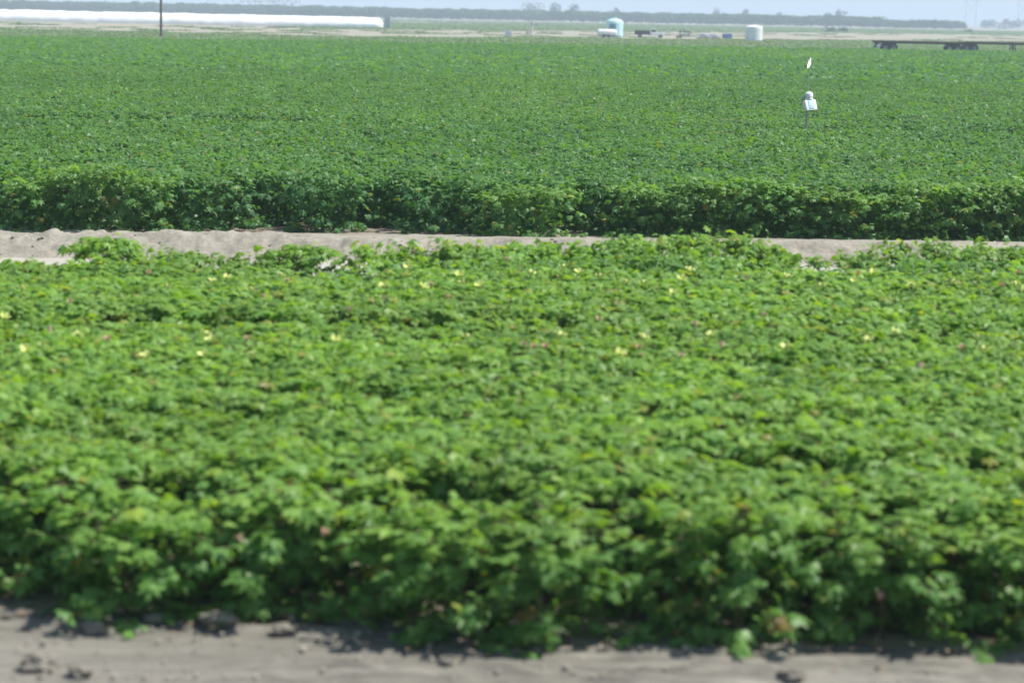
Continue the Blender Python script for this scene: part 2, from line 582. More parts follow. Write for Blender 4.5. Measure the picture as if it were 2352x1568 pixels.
def flower_mesh(m, name, r=0.045, open_=0.9):
    V, F = [], []
    rs = np.random.default_rng(3)
    for k in range(5):
        a0 = k * 2 * math.pi / 5
        pts = [(0.006, -0.6, 0), (0.006, 0.6, 0), (r * .62, .62, r * .75), (r, .42, r * 1.25), (r * 1.1, 0.0, r * 1.35), (r, -.42, r * 1.25), (r * .62, -.62, r * .75)]
        i = len(V)
        for (q, da, z) in pts:
            V.append((q * open_ * math.cos(a0 + da), q * open_ * math.sin(a0 + da), z))
        F.append((i, i + 1, i + 2, i + 3, i + 4, i + 5, i + 6))
    # green bracts and the column in the middle
    i = len(V)
    for k in range(6):
        t = k * math.pi / 3
        V.append((0.007 * math.cos(t), 0.007 * math.sin(t), 0)); V.append((0.004 * math.cos(t), 0.004 * math.sin(t), r * .9))
    for k in range(6):
        j = (k + 1) % 6
        F.append((i + 2 * k, i + 2 * j, i + 2 * j + 1, i + 2 * k + 1))
    return mesh_of(name, V, F, m)


FLOWER = flower_mesh(M['petal'], 'flower', 0.050)
FADED = flower_mesh(M['pink'], 'faded_flower', 0.042, 0.6)

NV, NP = 9, 6                                # spreading plants, and upright ones for the edges of the block
fol_me, stem_me = [], []
for k in range(NV + NP):
    rs = np.random.default_rng(100 + k)
    V, F, A, seg = plant_geometry(rs, 460 if k < NV else 400, 1.0, 0.38 * rs.uniform(0.9, 1.15), top_share=0.40 if k < NV else 0.08)
    fol_me.append(foliage_mesh(V, F, A, M['leaf']))
    stem_me.append(stem_mesh(seg))

# variants for the crop that is too far or too many to tell apart (each foliage and stem in one mesh)
src_near, src_far = [], []
for k in range(10):
    rs = np.random.default_rng(300 + k)
    V, F, A, seg = plant_geometry(rs, 290, 1.0, 0.42, top_share=0.48 if k < 6 else 0.08)
    flo = [(V, F)]
    mi = [0] * len(F)
    V = V.copy()
    extra_v, extra_f, n0 = [], [], len(V)
    for q in range(1 if k in (2, 8) else 0):
        az, hz = rs.uniform(0, 6.28), rs.uniform(0.6, 1.0)
        base = np.array([0.3 * math.cos(az), 0.3 * math.sin(az), hz])
        fv = np.array([v.co[:] for v in FLOWER.vertices]) + base
        ff = [[n0 + i for i in p.vertices] for p in FLOWER.polygons]
        V = np.vstack([V, fv]); F = list(F) + ff; mi += [1] * len(ff); A = np.concatenate([A, np.zeros(len(fv), np.float32)])
    me = mesh_of('crop_plant', V, F, [M['crop'], M['petal']], mi)
    me.attributes.new('age', 'FLOAT', 'POINT').data.foreach_set('value', A.astype(np.float32))
    src_near.append(bpy.data.objects.new('crop_plant', me))
for k in range(5):
    rs = np.random.default_rng(400 + k)
    V, F, A, seg = plant_geometry(rs, 110, 1.0, 0.44, (0.13, 0.22), SIMPLE, 0.5)
    src_far.append(bpy.data.objects.new('crop_plant', foliage_mesh(V, F, A, M['crop'], 'crop_plant')))


def scatter(name, pts, scl, rot, idx, sources, label=None, tone=None):
    """ONE object: a mass of plants instanced on points by a geometry nodes tree"""
    me = bpy.data.meshes.new(name)
    me.vertices.add(len(pts))
    me.vertices.foreach_set('co', np.asarray(pts, np.float32).ravel())
    for nm, ty, key, dat in (('scl', 'FLOAT_VECTOR', 'vector', scl), ('rot', 'FLOAT_VECTOR', 'vector', rot), ('idx', 'INT', 'value', idx)):
        a = me.attributes.new(nm, ty, 'POINT')
        a.data.foreach_set(key, np.asarray(dat, np.int32 if ty == 'INT' else np.float32).ravel())
    if tone is not None:
        me.attributes.new('tone', 'FLOAT', 'POINT').data.foreach_set('value', np.asarray(tone, np.float32))
    o = link(bpy.data.objects.new(name, me))
    nt = bpy.data.node_groups.new(name + ' nodes', 'GeometryNodeTree')
    nt.interface.new_socket('Geometry', in_out='INPUT', socket_type='NodeSocketGeometry')
    nt.interface.new_socket('Geometry', in_out='OUTPUT', socket_type='NodeSocketGeometry')
    gi, go = nt.nodes.new('NodeGroupInput'), nt.nodes.new('NodeGroupOutput')
    m2p = nt.nodes.new('GeometryNodeMeshToPoints')
    iop = nt.nodes.new('GeometryNodeInstanceOnPoints')
    jn = nt.nodes.new('GeometryNodeJoinGeometry')
    iop.inputs['Pick Instance'].default_value = True
    nt.links.new(gi.outputs[0], m2p.inputs['Mesh'])
    nt.links.new(m2p.outputs[0], iop.inputs['Points'])
    for s in sources:
        oi = nt.nodes.new('GeometryNodeObjectInfo')
        oi.inputs['Object'].default_value = s
        oi.inputs['As Instance'].default_value = True
        nt.links.new(oi.outputs['Geometry'], jn.inputs[0])
    nt.links.new(jn.outputs[0], iop.inputs['Instance'])
    for nm, ty, sock in (('scl', 'FLOAT_VECTOR', 'Scale'), ('rot', 'FLOAT_VECTOR', 'Rotation'), ('idx', 'INT', 'Instance Index')):
        na = nt.nodes.new('GeometryNodeInputNamedAttribute')
        na.data_type = ty
        na.inputs['Name'].default_value = nm
        nt.links.new(na.outputs['Attribute'], iop.inputs[sock])
    nt.links.new(iop.outputs[0], go.inputs[0])
    md = o.modifiers.new('plants', 'NODES')
    md.node_group = nt
    return tag(o, label, None, None, 'stuff')


# --- the near block: single plants wherever the photograph shows them
NR = 14
PITCH_IN_ROW = 0.46
TOPLINE = [(0, 604), (100, 622), (190, 640), (205, 602), (245, 556), (292, 562), (350, 590), (440, 590), (500, 606), (560, 590), (660, 607),
           (700, 574), (750, 592), (790, 628), (815, 602), (860, 576), (930, 604), (990, 570), (1130, 574), (1200, 580), (1285, 562), (1390, 582),
           (1440, 556), (1540, 562), (1580, 551), (1640, 572), (1680, 554), (1740, 568), (1790, 594), (1850, 594), (1900, 604), (1930, 596),
           (2000, 586), (2120, 562), (2170, 582), (2260, 570), (2352, 580)]
tl_x, tl_y = np.array(TOPLINE).T
near = []
PEAKS = [(-40, 606), (50, 608), (112, 622), (245, 552), (335, 584), (430, 586), (572, 586), (650, 604), (703, 570), (862, 572), (950, 594), (1000, 568), (1075, 572), (1140, 572),
         (1218, 574), (1285, 560), (1352, 578), (1440, 553), (1505, 562), (1580, 548), (1680, 551), (1742, 568), (1832, 594), (1962, 588), (2035, 577), (2120, 559), (2195, 573),
         (2262, 568), (2332, 576), (2400, 580)]
for (px, ty) in PEAKS:                        # the last row, plant by plant
    d_ = ray(px, ty)
    y = float(LAST(0))
    for it in range(6): y = float(LAST(d_.x / d_.y * y))
    near.append((d_.x / d_.y * y, y, min(1.25, max(0.5, float(CP.z + d_.z / d_.y * y) / 0.98)), NR - 1, px, ty))
for r in range(NR):
    t = r / (NR - 1)
    n = int(44 / PITCH_IN_ROW)
    off = random.random()
    for k in range(n):
        x = -22 + (k + off) * PITCH_IN_ROW + random.uniform(-0.1, 0.1)
        y = float((EDGE(x) + 0.12) * (1 - t) + LAST(x) * t) + random.uniform(-0.09, 0.09)
        hgt = 0.97 + 0.07 * float(vnoise(x * 0.45, y * 0.45, 41)) + random.uniform(-0.035, 0.035)
        if r == 0:
            fx_, _ = project(x, y, 0.4)
            push = float(np.interp(fx_, [-200, 0, 120, 330, 470, 600, 700, 800, 960, 1230, 1400, 1500, 1640, 1780, 1920, 2080, 2200, 2352, 2600],
                                   [.1, .38, .1, -.16, .12, -.2, .42, .1, -.12, -.2, .34, .38, -.05, -.15, .3, .05, .34, .2, .1]))
            y += 1.4 * push + random.uniform(-.13, .13)
            hgt = 0.86 + 0.14 * float(vnoise(x * 0.8, 3.3, 45)) + random.uniform(-0.13, 0.08)
        if r == 1: hgt -= 0.05
        px, py = project(x, y, 0.9)
        if r == NR - 1 and -75 < px < 2440: continue
        if r >= NR - 6 and -60 < px < 2420:   # the last rows stand up against the track as the photograph shows
            ty = float(np.interp(px, tl_x, tl_y)) + (4 if r == NR - 1 else 8)
            if r < NR - 2: ty = max(ty, 604) + 7 * (NR - 1 - r)
            tl = float(np.interp(px, tl_x, tl_y))
            if r == NR - 2: ty = min(tl + 13, 632)
            if r < NR - 2: ty = (630 if px < 900 else min(tl + 16, 612)) + 6 * (NR - 3 - r)
            top = float(CP.z + (ray(px, ty).z / ray(px, ty).y) * y)
            hgt = min(1.22, max(0.5, top / (1.02 if r == NR - 1 else 1.07)))
            if r < NR - 2: hgt = min(hgt, 1.02)
        near.append((x, y, hgt, r, px, py))


def inframe(x, y, h):
    a, b = project(x - 0.35, y, h)
    c, d = project(x + 0.35, y, h)
    return c > 0 and a < W0


singles = [p for p in near if inframe(p[0], p[1], p[2])]
rest = [p for p in near if not inframe(p[0], p[1], p[2]) and abs(p[0]) < p[1] * 0.21 + 5.5]
print('single cotton plants', len(singles), 'rest', len(rest))
if len(singles) > 300:
    singles.sort(key=lambda p: (p[3] in (NR - 2,), p[1]))
    rest += singles[300:]
    singles = singles[:300]

LAB = {
    'front': ('leafy green cotton plant in the front row along the bare grey soil', 'cotton plants of the front row'),
    'mid': ('green cotton plant inside the near block, between its front and last rows', 'cotton plants inside the near block'),
    'last': ('green cotton plant in the last row of the near block, standing against the pale track', 'cotton plants of the row beside the track'),
}
proto = {}
roots = []


def cotton_plant(x, y, h, row, k):
    key = 'front' if row == 0 else ('last' if row == NR - 1 else 'mid')
    v = k % NV if row not in (0, NR - 1) else (NV + k % NP if row == 0 or k % 2 else k % NV)
    root = thing('cotton_plant', (x, y, 0.01), LAB[key][0], 'plant', LAB[key][1], random.uniform(0, 6.28))
    w = random.uniform(1.05, 1.25) * (0.92 if row == NR - 1 else 1)
    root.scale = (w, w, h)
    if v not in proto:
        f = bpy.data.objects.new('foliage', fol_me[v]); s = bpy.data.objects.new('stem', stem_me[v])
        proto[v] = (f, s)
    else:
        f, s = proto[v][0].copy(), proto[v][1].copy()
    link(f, root); link(s, root)
    roots.append((x, y, h, root, row))
    return root


for k, (x, y, h, row, px, py) in enumerate(singles):
    cotton_plant(x, y, h, row, random.randrange(NV))

P = np.array([[p[0], p[1], 0.01] for p in rest])
scatter('cotton_crop_beside', P, np.array([[1.08, 1.08, p[2]] for p in rest]), np.array([[0, 0, random.uniform(0, 6.28)] for p in rest]),
        rng.integers(0, 6, len(rest)), src_near, 'cotton plants continuing past both ends of the near block')

# blossoms: cream open ones and pink faded ones, each on the plant that carries it
CREAM = [(487, 654), (583, 673), (940, 619), (1055, 637), (968, 666), (1103, 663), (1217, 634), (1296, 620), (1378, 641), (1580, 627), (1482, 657), (1545, 680),
         (1806, 643), (1885, 664), (1965, 652), (2007, 632), (2183, 653), (188, 775), (96, 804), (468, 775), (510, 738), (767, 790), (1073, 782), (1281, 778),
         (1580, 790), (1636, 777), (1808, 804), (1995, 790), (2050, 770), (2030, 815), (1420, 818), (520, 645), (640, 640), (1330, 632), (2100, 660), (1250, 1203), (560, 1040), (1440, 1000)]
ROSE = [(337, 632), (655, 650), (880, 690), (1030, 686), (1160, 602), (800, 715), (1380, 738), (1200, 797), (1225, 803), (1255, 802), (1470, 803), (1660, 797),
        (1714, 643), (2210, 806), (1600, 750), (565, 785), (115, 762), (250, 785), (740, 1230), (555, 1243), (390, 1288), (1310, 1237), (2300, 660), (2335, 632), (1570, 822), (2020, 1376), (1640, 1335)]
rx = np.array([[q[0], q[1]] for q in roots])
rf = random.Random(21)
CREAM += [(rf.uniform(0, 2352), rf.choice([rf.uniform(610, 690), rf.uniform(760, 830), rf.uniform(620, 840)])) for k in range(22)]
ROSE += [(rf.uniform(0, 2352), rf.uniform(620, 850)) for k in range(6)]
fm = {}
for lst, me, nm in ((CREAM, FLOWER, 'flower'), (ROSE, FADED, 'faded_flower')):
    for (px, py) in lst:
        if py > 1150:                          # on the face of the front row
            p = at(px, py, 0.0)
            d = ray(px, py)
            yy = float(EDGE(0)) + 0.02
            p = at_y(px, py, yy)
            p = at_y(px, py, float(EDGE(p.x)) - 0.10)
        else:
            p = at(px, py, 1.0)
            k = int(np.argmin(((rx - np.array([p.x, p.y])) ** 2).sum(1)))
            p = at(px, py, roots[k][2] * 1.05 + 0.05)
        k = int(np.argmin(((rx - np.array([p.x, p.y])) ** 2).sum(1)))
        x, y, h, root, row = roots[k]
        if nm not in fm:
            o = bpy.data.objects.new(nm, me); fm[nm] = o
        else:
            o = fm[nm].copy()
        link(o, root)
        mw = Matrix.Translation((x, y, 0.01)) @ Matrix.Rotation(root.rotation_euler.z, 4, 'Z')
        q = mw.inverted() @ Vector(p)
        o.location = (q.x / root.scale.x, q.y / root.scale.y, q.z / root.scale.z)
        o.rotation_euler = (random.uniform(-.5, .5), random.uniform(-.5, .5), random.uniform(0, 6))

# --- the big far field
pts, scl, rot, kind_ = [], [], [], []
d = 0.0
row = 0
while True:
    base = 38.5 + d
    if base > 112: break
    sp = 0.50
    x = -base * 0.215 - 6
    xe = base * 0.215 + 6
    while x < xe:
        y = float(FARFRONT(x)) * (1 - min(1, d / 90)) + (float(FARFRONT(0)) + (float(FARFRONT(x)) - float(FARFRONT(0))) * 0.6) * min(1, d / 90) + d
        jx, jy = random.uniform(-.14, .14), random.uniform(-.12, .12)
        s = 1.02 + 0.05 * float(vnoise(x * .3, y * .18, 61)) + random.uniform(-.04, .04)
        if row == 0: y += 0.36 * float(vnoise(x * .6, 4.2, 68)) + 0.12
        if row == 0: s = 1.0 + 0.16 * float(vnoise(x * .5, 1.7, 66)) + random.uniform(-.08, .08)
        if row < 2 and float(vnoise(x * .9, 7.7, 69)) + random.uniform(-.12, .12) < (-0.12 if row == 0 else -0.35):
            x += sp
            continue
        if row == 0: y += random.uniform(-.12, .12); s *= random.uniform(.9, 1.1)
        gap = abs(y - (62.0 + 0.04 * x) - 0.6 * float(vnoise(x * .1, 0, 5)))
        if gap < 0.75: s *= 0.62 + 0.25 * max(0, float(vnoise(x * .35, 9, 17)))
        kind_.append(random.randrange(6, 10) if row == 0 else random.randrange(6)); pts.append((x + jx, y + jy, 0.18)); scl.append((1.1, 1.1, s)); rot.append((0, 0, random.uniform(0, 6.28)))
        x += sp
    d += 0.97
    row += 1
n_near = len(pts)
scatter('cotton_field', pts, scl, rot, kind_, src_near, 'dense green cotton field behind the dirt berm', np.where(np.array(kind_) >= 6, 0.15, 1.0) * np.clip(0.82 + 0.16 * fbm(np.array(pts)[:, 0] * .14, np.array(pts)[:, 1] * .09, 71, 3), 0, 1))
# farther on the plants are coarser
n = 26000
t = rng.uniform(-0.30, 0.30, n)
d0 = 111.0
d1 = FAR_END(t)
u = rng.random(n)
y = np.sqrt(d0 ** 2 + u * (d1 ** 2 - d0 ** 2))
x = t * y
s = 0.98 + 0.05 * vnoise(x * .12, y * .05, 62) + rng.uniform(-.06, .04, n)
scatter('cotton_field_far', np.stack([x, y, np.full(n, .18)], 1), np.stack([np.full(n, 1.5), np.full(n, 1.5), s], 1),
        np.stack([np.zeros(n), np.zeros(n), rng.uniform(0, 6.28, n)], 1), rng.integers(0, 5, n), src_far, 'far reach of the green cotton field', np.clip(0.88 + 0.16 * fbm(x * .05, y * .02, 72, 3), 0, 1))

# low crops farther out, as patches of small leaves
patch = []
for k in range(3):
    rs = np.random.default_rng(500 + k)
    V, F = [], []
    for q in range(110):
        p = np.array([rs.uniform(-1.6, 1.6), rs.uniform(-1.6, 1.6), rs.uniform(0.05, 0.34)])
        v = leaf_verts(p, rs.uniform(0, 6.28), rs.normal(0, .5), rs.normal(0, .5), rs.uniform(.28, .5), rs, SIMPLE)
        v[:, 2] = np.maximum(v[:, 2], 0.01)
        i0 = len(V) * 7
        V.append(v)
        F += [(i0 + j, i0 + (j + 1) % 6, i0 + 6) for j in range(6)]
    patch.append(bpy.data.objects.new('crop_patch', mesh_of('crop_patch', np.vstack(V), F, M['low'])))


def low_field(name, n, t0, t1, f0, f1, k, label):
    t = rng.uniform(t0, t1, n)
    a, b = f0(t), f1(t)
    y = np.sqrt(a ** 2 + rng.random(n) * (b ** 2 - a ** 2))
    ss = np.full(n, k)
    scatter(name, np.stack([t * y, y, np.zeros(n)], 1), np.stack([ss, ss, rng.uniform(.3, .5, n)], 1),
            np.stack([np.zeros(n), np.zeros(n), rng.uniform(0, 6.28, n)], 1), rng.integers(0, 3, n), patch, label)


low_field('low_crop', 7000, -0.29, 0.29, lambda t: FAR_END(t) + 2, LOW_END, 1.25, 'pale low crop beyond the cotton field')
STRIP0 = poly([(700, 63), (786, 65.5), (1572, 72), (2352, 79.5), (2700, 83)], 0.2)
STRIP1 = poly([(700, 48), (955, 52.3), (1815, 63.2), (2352, 72), (2700, 76)], 0.2)
low_field('low_crop_strip', 5000, -0.10, 0.29, STRIP0, STRIP1, 2.4, 'thin green crop strip below the orchard')


low_field('strip_weeds', 200, -0.29, 0.29, LOW_END, STRIP0, 1.6, 'thin patches of weeds on the pale strip')
low_field('strip_weeds_far', 800, -0.10, 0.29, STRIP1, lambda t: np.full_like(np.asarray(t, float), 1385.0), 2.4, 'thin patches of weeds below the orchard')


# ------------------------------------------------------------------ soil clods on the bare ground
def clod(px, py, s, label):
    p = at(px, py, 0.03)
    rs = np.random.default_rng(int(px * 7 + py))
    b = bmesh.new()
    bmesh.ops.create_icosphere(b, subdivisions=3, radius=1)
    for v in b.verts:
        c = v.co.copy()
        k = 1 + 0.34 * float(fbm(c.x * 1.9 + 9 + px, c.y * 1.9 + c.z * 2.3, 5, 3)) + 0.12 * float(fbm(c.x * 6 + px, c.y * 6 + c.z * 5.3, 15, 2))
        v.co = c * k
        v.co.x *= s * 1.3; v.co.y *= s; v.co.z *= s * 0.62
    me = bpy.data.meshes.new('soil_clod')
    b.to_mesh(me); b.free()
    me.materials.append(M['clod'])
    o = link(bpy.data.objects.new('soil_clod', me))
    o.location = (p.x, p.y, 0.03 + s * 0.3)
    tag(o, label, 'clod', 'soil clods on the bare ground')


for px, py, s, l in [(505, 1432, .095, 'largest soil clod, touching the foot of the front cotton row'), (652, 1450, .06, 'soil clod just right of the largest one beside the cotton row'),
                     (212, 1446, .06, 'soil clod left of the largest one, below the left end of the cotton row'), (85, 1530, .085, 'broad soil clod in the bottom left corner of the bare ground'),
                     (182, 1546, .06, 'soil clod right beside the broad one in the bottom left corner'), (1030, 1522, .055, 'small soil clod alone in the middle of the bare ground'),
                     (350, 1424, .05, 'small soil clod between the largest clod and the one to its left'), (1820, 1556, .06, 'small soil clod at the right on the bottom edge of the bare ground')]:
    clod(px, py, s, l)

# small crumbs of soil, too many to count
cr = []
for k in range(3):
    rs = np.random.default_rng(600 + k)
    b = bmesh.new()
    bmesh.ops.create_icosphere(b, subdivisions=1, radius=1)
    for v in b.verts: v.co *= rs.uniform(.7, 1.15)
    me = bpy.data.meshes.new('crumb'); b.to_mesh(me); b.free(); me.materials.append(M['crumb'])
    cr.append(bpy.data.objects.new('crumb', me))
n = 1500
x = rng.uniform(-6, 6, n); y = rng.uniform(12.2, 16.0, n)
keep = y < EDGE(x) + 0.5
x, y = x[keep], y[keep]; n = len(x)
s = 0.008 + 0.02 * rng.random(n) ** 4
scatter('soil_crumbs', np.stack([x, y, 0.03 + 0 * x], 1), np.stack([s * 1.3, s, s * .8], 1), np.stack([0 * x, 0 * x, rng.uniform(0, 6, n)], 1), rng.integers(0, 3, n), cr, 'small crumbs of dry soil strewn on the bare ground')

n = 500
x = rng.uniform(-13, 14, n); u = rng.uniform(0.0, 1.4, n)
s = 0.01 + 0.028 * rng.random(n) ** 3
z = np.interp(u, [0, 0.12, 0.62, 0.78, 1.4], [0.01, 0.04, 0.27, 0.31, 0.27])
scatter('berm_clods', np.stack([x, FOOT(x) + u, z], 1), np.stack([s * 1.3, s, s * .8], 1), np.stack([0 * x, 0 * x, rng.uniform(0, 6, n)], 1), rng.integers(0, 3, n), cr, 'small clods of dry soil lying on the dirt berm')
lit = []
for k in range(3):
    rs = np.random.default_rng(650 + k)
    v = leaf_verts(np.array([0, 0, 0.01]), 0.0, 0.05, 0.1, 1.0, rs)
    lit.append(bpy.data.objects.new('dead_leaf', mesh_of('dead_leaf', v, [(j, (j + 1) % 12, 12) for j in range(12)], M['litter'])))
n = 130
x = rng.uniform(-5.5, 5.5, n); y = EDGE(x) - 0.9 * rng.random(n) ** 2 + 0.1
s = rng.uniform(.03, .07, n)
scatter('leaf_litter', np.stack([x, y, 0.055 + 0 * x], 1), np.stack([s, s, s], 1), np.stack([rng.uniform(-.4, .4, n), rng.uniform(-.4, .4, n), rng.uniform(0, 6, n)], 1), rng.integers(0, 3, n), lit, 'dry brown leaves fallen along the foot of the front row')

# ------------------------------------------------------------------ field sensor station
sp = at(1852, 284, 1.25)
D = sp.y


def zz(px, py, y): return at_y(px, py, y).z


st = thing('field_sensor', (sp.x, D, 0.18), 'white sensor box with a domed head on a post in the cotton field', 'sensor')
o = B().bar((0, 0, -0.1), (0, 0, 1.42), 0.030, 0.027, 12).obj('post', M['steel'], st)
TILT = Matrix.Rotation(R(20), 3, 'Z') @ Matrix.Rotation(R(-22), 3, 'X') @ Matrix.Rotation(R(-5), 3, 'Y')
bx = B().box((0, 0, 0), (0.335, 0.15, 0.30), 0.028, TILT).obj('sensor_box', M['white'], st, (0.075, -0.07, 1.555))
pn = B().box((0, -0.08, 0.01), (0.150, 0.012, 0.235), 0.004).obj('front_panel', M['paleblue'], bx)
pn.rotation_euler = TILT.to_euler()
b = B()
for k in range(3):
    b.lathe([(0, 0.0), (0.108, 0.0), (0.116, 0.014), (0.095, 0.036), (0, 0.038)], 24, (0.045, 0.0, 1.725 + 0.038 * k))
b.lathe([(0.112, 0), (0.108, 0.03), (0.09, 0.06), (0.055, 0.082), (0, 0.09)], 24, (0.045, 0, 1.725 + .112))
b.obj('domed_shield', M['white'], st)
B().box((-0.095, 0.0, 1.76), (0.06, 0.05, 0.12), 0.012).obj('bracket', M['steel'], st)
B().bar((0.03, 0.02, 1.40), (0.032, 0.02, 2.88), 0.012, 0.008, 8).obj('mast', M['plate'], st)
v = [(-0.115, 0, 2.52), (-0.01, -0.03, 2.57), (0.07, -0.035, 2.68), (0.09, 0, 2.86), (0.045, 0.03, 2.82), (-0.035, 0.045, 2.73), (-0.085, 0.03, 2.62)]
v = [(q[0] * .72 + .02, 0.6 * q[0] + 1.0 * (q[2] - 2.69), 2.69 + (q[2] - 2.69) * .85) for q in v]
b = B()
lo_ = [b.bm.verts.new(Vector(q) + Vector((0, -0.006, 0))) for q in v]; hi_ = [b.bm.verts.new(Vector(q) + Vector((0, 0.006, 0))) for q in v]
b.bm.faces.new(lo_); b.bm.faces.new(hi_[::-1])
for k in range(7):
    b.bm.faces.new((lo_[k], hi_[k], hi_[(k + 1) % 7], lo_[(k + 1) % 7]))
b.obj('flag', M['white'], st, smooth=False)

# ------------------------------------------------------------------ utility pole
pp = at(370, 88)
t = thing('utility_pole', pp, 'thin brown wooden utility pole standing at the far end of the cotton field', 'pole')
B().bar((0, 0, -0.3), (0, 0, 11), 0.19, 0.13, 14).obj('pole', M['polewood'], t)
B().box((0, -0.16, 10.2), (2.4, 0.1, 0.12), 0.01).obj('crossarm', M['polewood'], t)
for dx in (-1.05, -0.4, 0.4, 1.05):
    B().lathe([(0, 0), (.05, 0), (.06, .05), (.035, .08), (.05, .12), (.02, .17), (0, .17)], 12, (dx, -0.16, 10.26)).obj('insulator', M['plate'], t)

# ------------------------------------------------------------------ long white bags
def white_bag(name, x0, x1, y, dia, label, rs, taper=(1, 1)):
    n, m = 140, 22
    xs = np.linspace(x0, x1, n)
    rows = []
    bm = bmesh.new()
    for i, x in enumerate(xs):
        u = i / (n - 1)
        e = min(1, (1 - abs(2 * u - 1)) * (x1 - x0) / 2 / 0.8)
        k = math.sqrt(max(0.02, 1 - (1 - e) ** 2))
        w = 1 - 0.10 * math.exp(-((x - xm) / 0.8) ** 2) + 0.05 * float(fbm(x * .35, 0.5, 91, 4)) + 0.012 * math.sin(x * 2.2)
        hgt = dia * (taper[0] * (1 - u) + taper[1] * u) * w * (0.55 + 0.45 * k)
        wid = dia * 1.05 * (0.7 + 0.3 * k) * w
        ring = []
        for j in range(m + 1):
            a = math.pi * (1.12 - 1.24 * j / m)
            z = max(0.0, hgt * (0.16 + 0.84 * math.sin(a))) if math.sin(a) > 0 else max(0.0, hgt * (0.16 + 0.8 * math.sin(a)))
            yy = -wid * math.cos(a) * (1 + 0.03 * float(vnoise(x * 1.3, j * .6, 92)))
            ring.append(bm.verts.new((x - x0, -yy, z + (0.02 * float(vnoise(x * 2, j * 1.1, 93)) if 0 < j < m else 0))))
        rows.append(ring)
    for A_, C_ in zip(rows, rows[1:]):
        for j in range(m):
            bm.faces.new((A_[j], A_[j + 1], C_[j + 1], C_[j]))
    bm.faces.new(rows[0]); bm.faces.new(rows[-1][::-1])
    b = B(); b.bm.free(); b.bm = bm
    o = b.obj(name, M['white_sheet'])
    o.location = (x0, y, 0)
    return tag(o, label, 'covered pile')


YB = 594.0
xe, xl = at_y(880, 60, YB).x, at_y(-260, 50, YB).x
xm = at_y(228, 50, YB).x
white_bag('covered_pile', xl, xe, YB, 2.95, 'long low pile under white plastic sheet running out of the left edge', None, (1.0, 0.9))
t = thing('dark_bin', (at_y(889, 64, YB).x, YB + 1, 0), 'dark upright steel bin at the right end of the white plastic pile', 'bin')
B().box((0, 0, 1.4), (1.5, 1.6, 2.3), 0.06).obj('bin_body', M['steel'], t)
B().prism([(-0.85, 2.55), (0.85, 2.55), (0.45, 2.85), (-0.45, 2.85)], 1.8, 0.02).obj('lid', M['steel'], t)
for dx in (-.6, .6):
    for dy in (-.65, .65):
        B().bar((dx, dy, 0), (dx, dy, 0.3), 0.06).obj('leg', M['dark'], t)


# ------------------------------------------------------------------ wheels, trailers, tanks, pickup
def wheel(parent, c, r, w, rim=True, axis='Y'):
    """tyre with its rim; axle along Y"""
    rot = Matrix.Rotation(R(90), 3, 'X')
    hw = w / 2
    ty = B().lathe([(r * .55, -hw * .8), (r * .9, -hw), (r, -hw * .6), (r, hw * .6), (r * .9, hw), (r * .55, hw * .8), (r * .55, -hw * .8)], 24, (0, 0, 0), rot).obj('wheel', M['rubber'], parent, c)
    B().lathe([(0, -hw * .55), (r * .2, -hw * .62), (r * .3, -hw * .4), (r * .54, -hw * .72), (r * .56, 0), (r * .54, hw * .72), (r * .3, hw * .4), (r * .2, hw * .62), (0, hw * .55)], 20, (0, 0, 0), rot).obj('rim', M['rim'], ty)
    return ty


def tank(px, base_py, w, h, name, m, label, dome=0.45, lid=True, door=False):  # door adds a blue patch of painted shade
    p = at(px, base_py)
    t = thing(name, p, label, 'tank')
    r = w / 2
    prof = [(0, 0), (r * .98, 0), (r, .05)]
    hb = h - dome
    for k in range(1, 7):
        z = hb * k / 7
        prof += [(r, z - .06), (r * 1.012, z), (r, z + .06)]
    prof += [(r, hb - .12), (r * .985, hb), (r * .86, hb + dome * .45), (r * .6, hb + dome * .75), (r * .26, hb + dome * .9), (r * .2, hb + dome * .92), (0, hb + dome * .93)]
    B().lathe(prof, 48).obj('tank_body', m, t)
    B().lathe([(0, 0), (r * .24, 0), (r * .24, .12), (r * .2, .17), (0, .18)], 24, (0, 0, h - dome * .1)).obj('lid', m, t)
    B().bar((-r * .2, -r * .9, .25), (-r * .2, -r * 1.16, .25), .07).obj('valve', M['dark'], t)
    if door:  # blue patch puts the shade on the tank's left front into colour
        b = B()
        n = 10
        a0, a1 = R(-130), R(-84)
        lo1 = [b.bm.verts.new((1.016 * r * math.cos(a0 + (a1 - a0) * k / n), 1.016 * r * math.sin(a0 + (a1 - a0) * k / n), 1.5)) for k in range(n + 1)]
        hi1 = [b.bm.verts.new((v.co.x, v.co.y, 2.6)) for v in lo1]
        for k in range(n): b.bm.faces.new((lo1[k], lo1[k + 1], hi1[k + 1], hi1[k]))
        bmesh.ops.solidify(b.bm, geom=b.bm.faces[:], thickness=0.03)
        b.obj('blue_shade_panel', M['turq_shade'], t)
    return t


tank(1411, 86.5, 3.35, 3.7, 'water_tank', M['turq'], 'tall turquoise water tank with a rounded top, behind the white tank trailer', 0.6, door=True)
tank(1731, 96.0, 3.15, 2.95, 'white_tank', M['white'], 'round white water tank standing alone at the edge of the pale strip', 0.28)

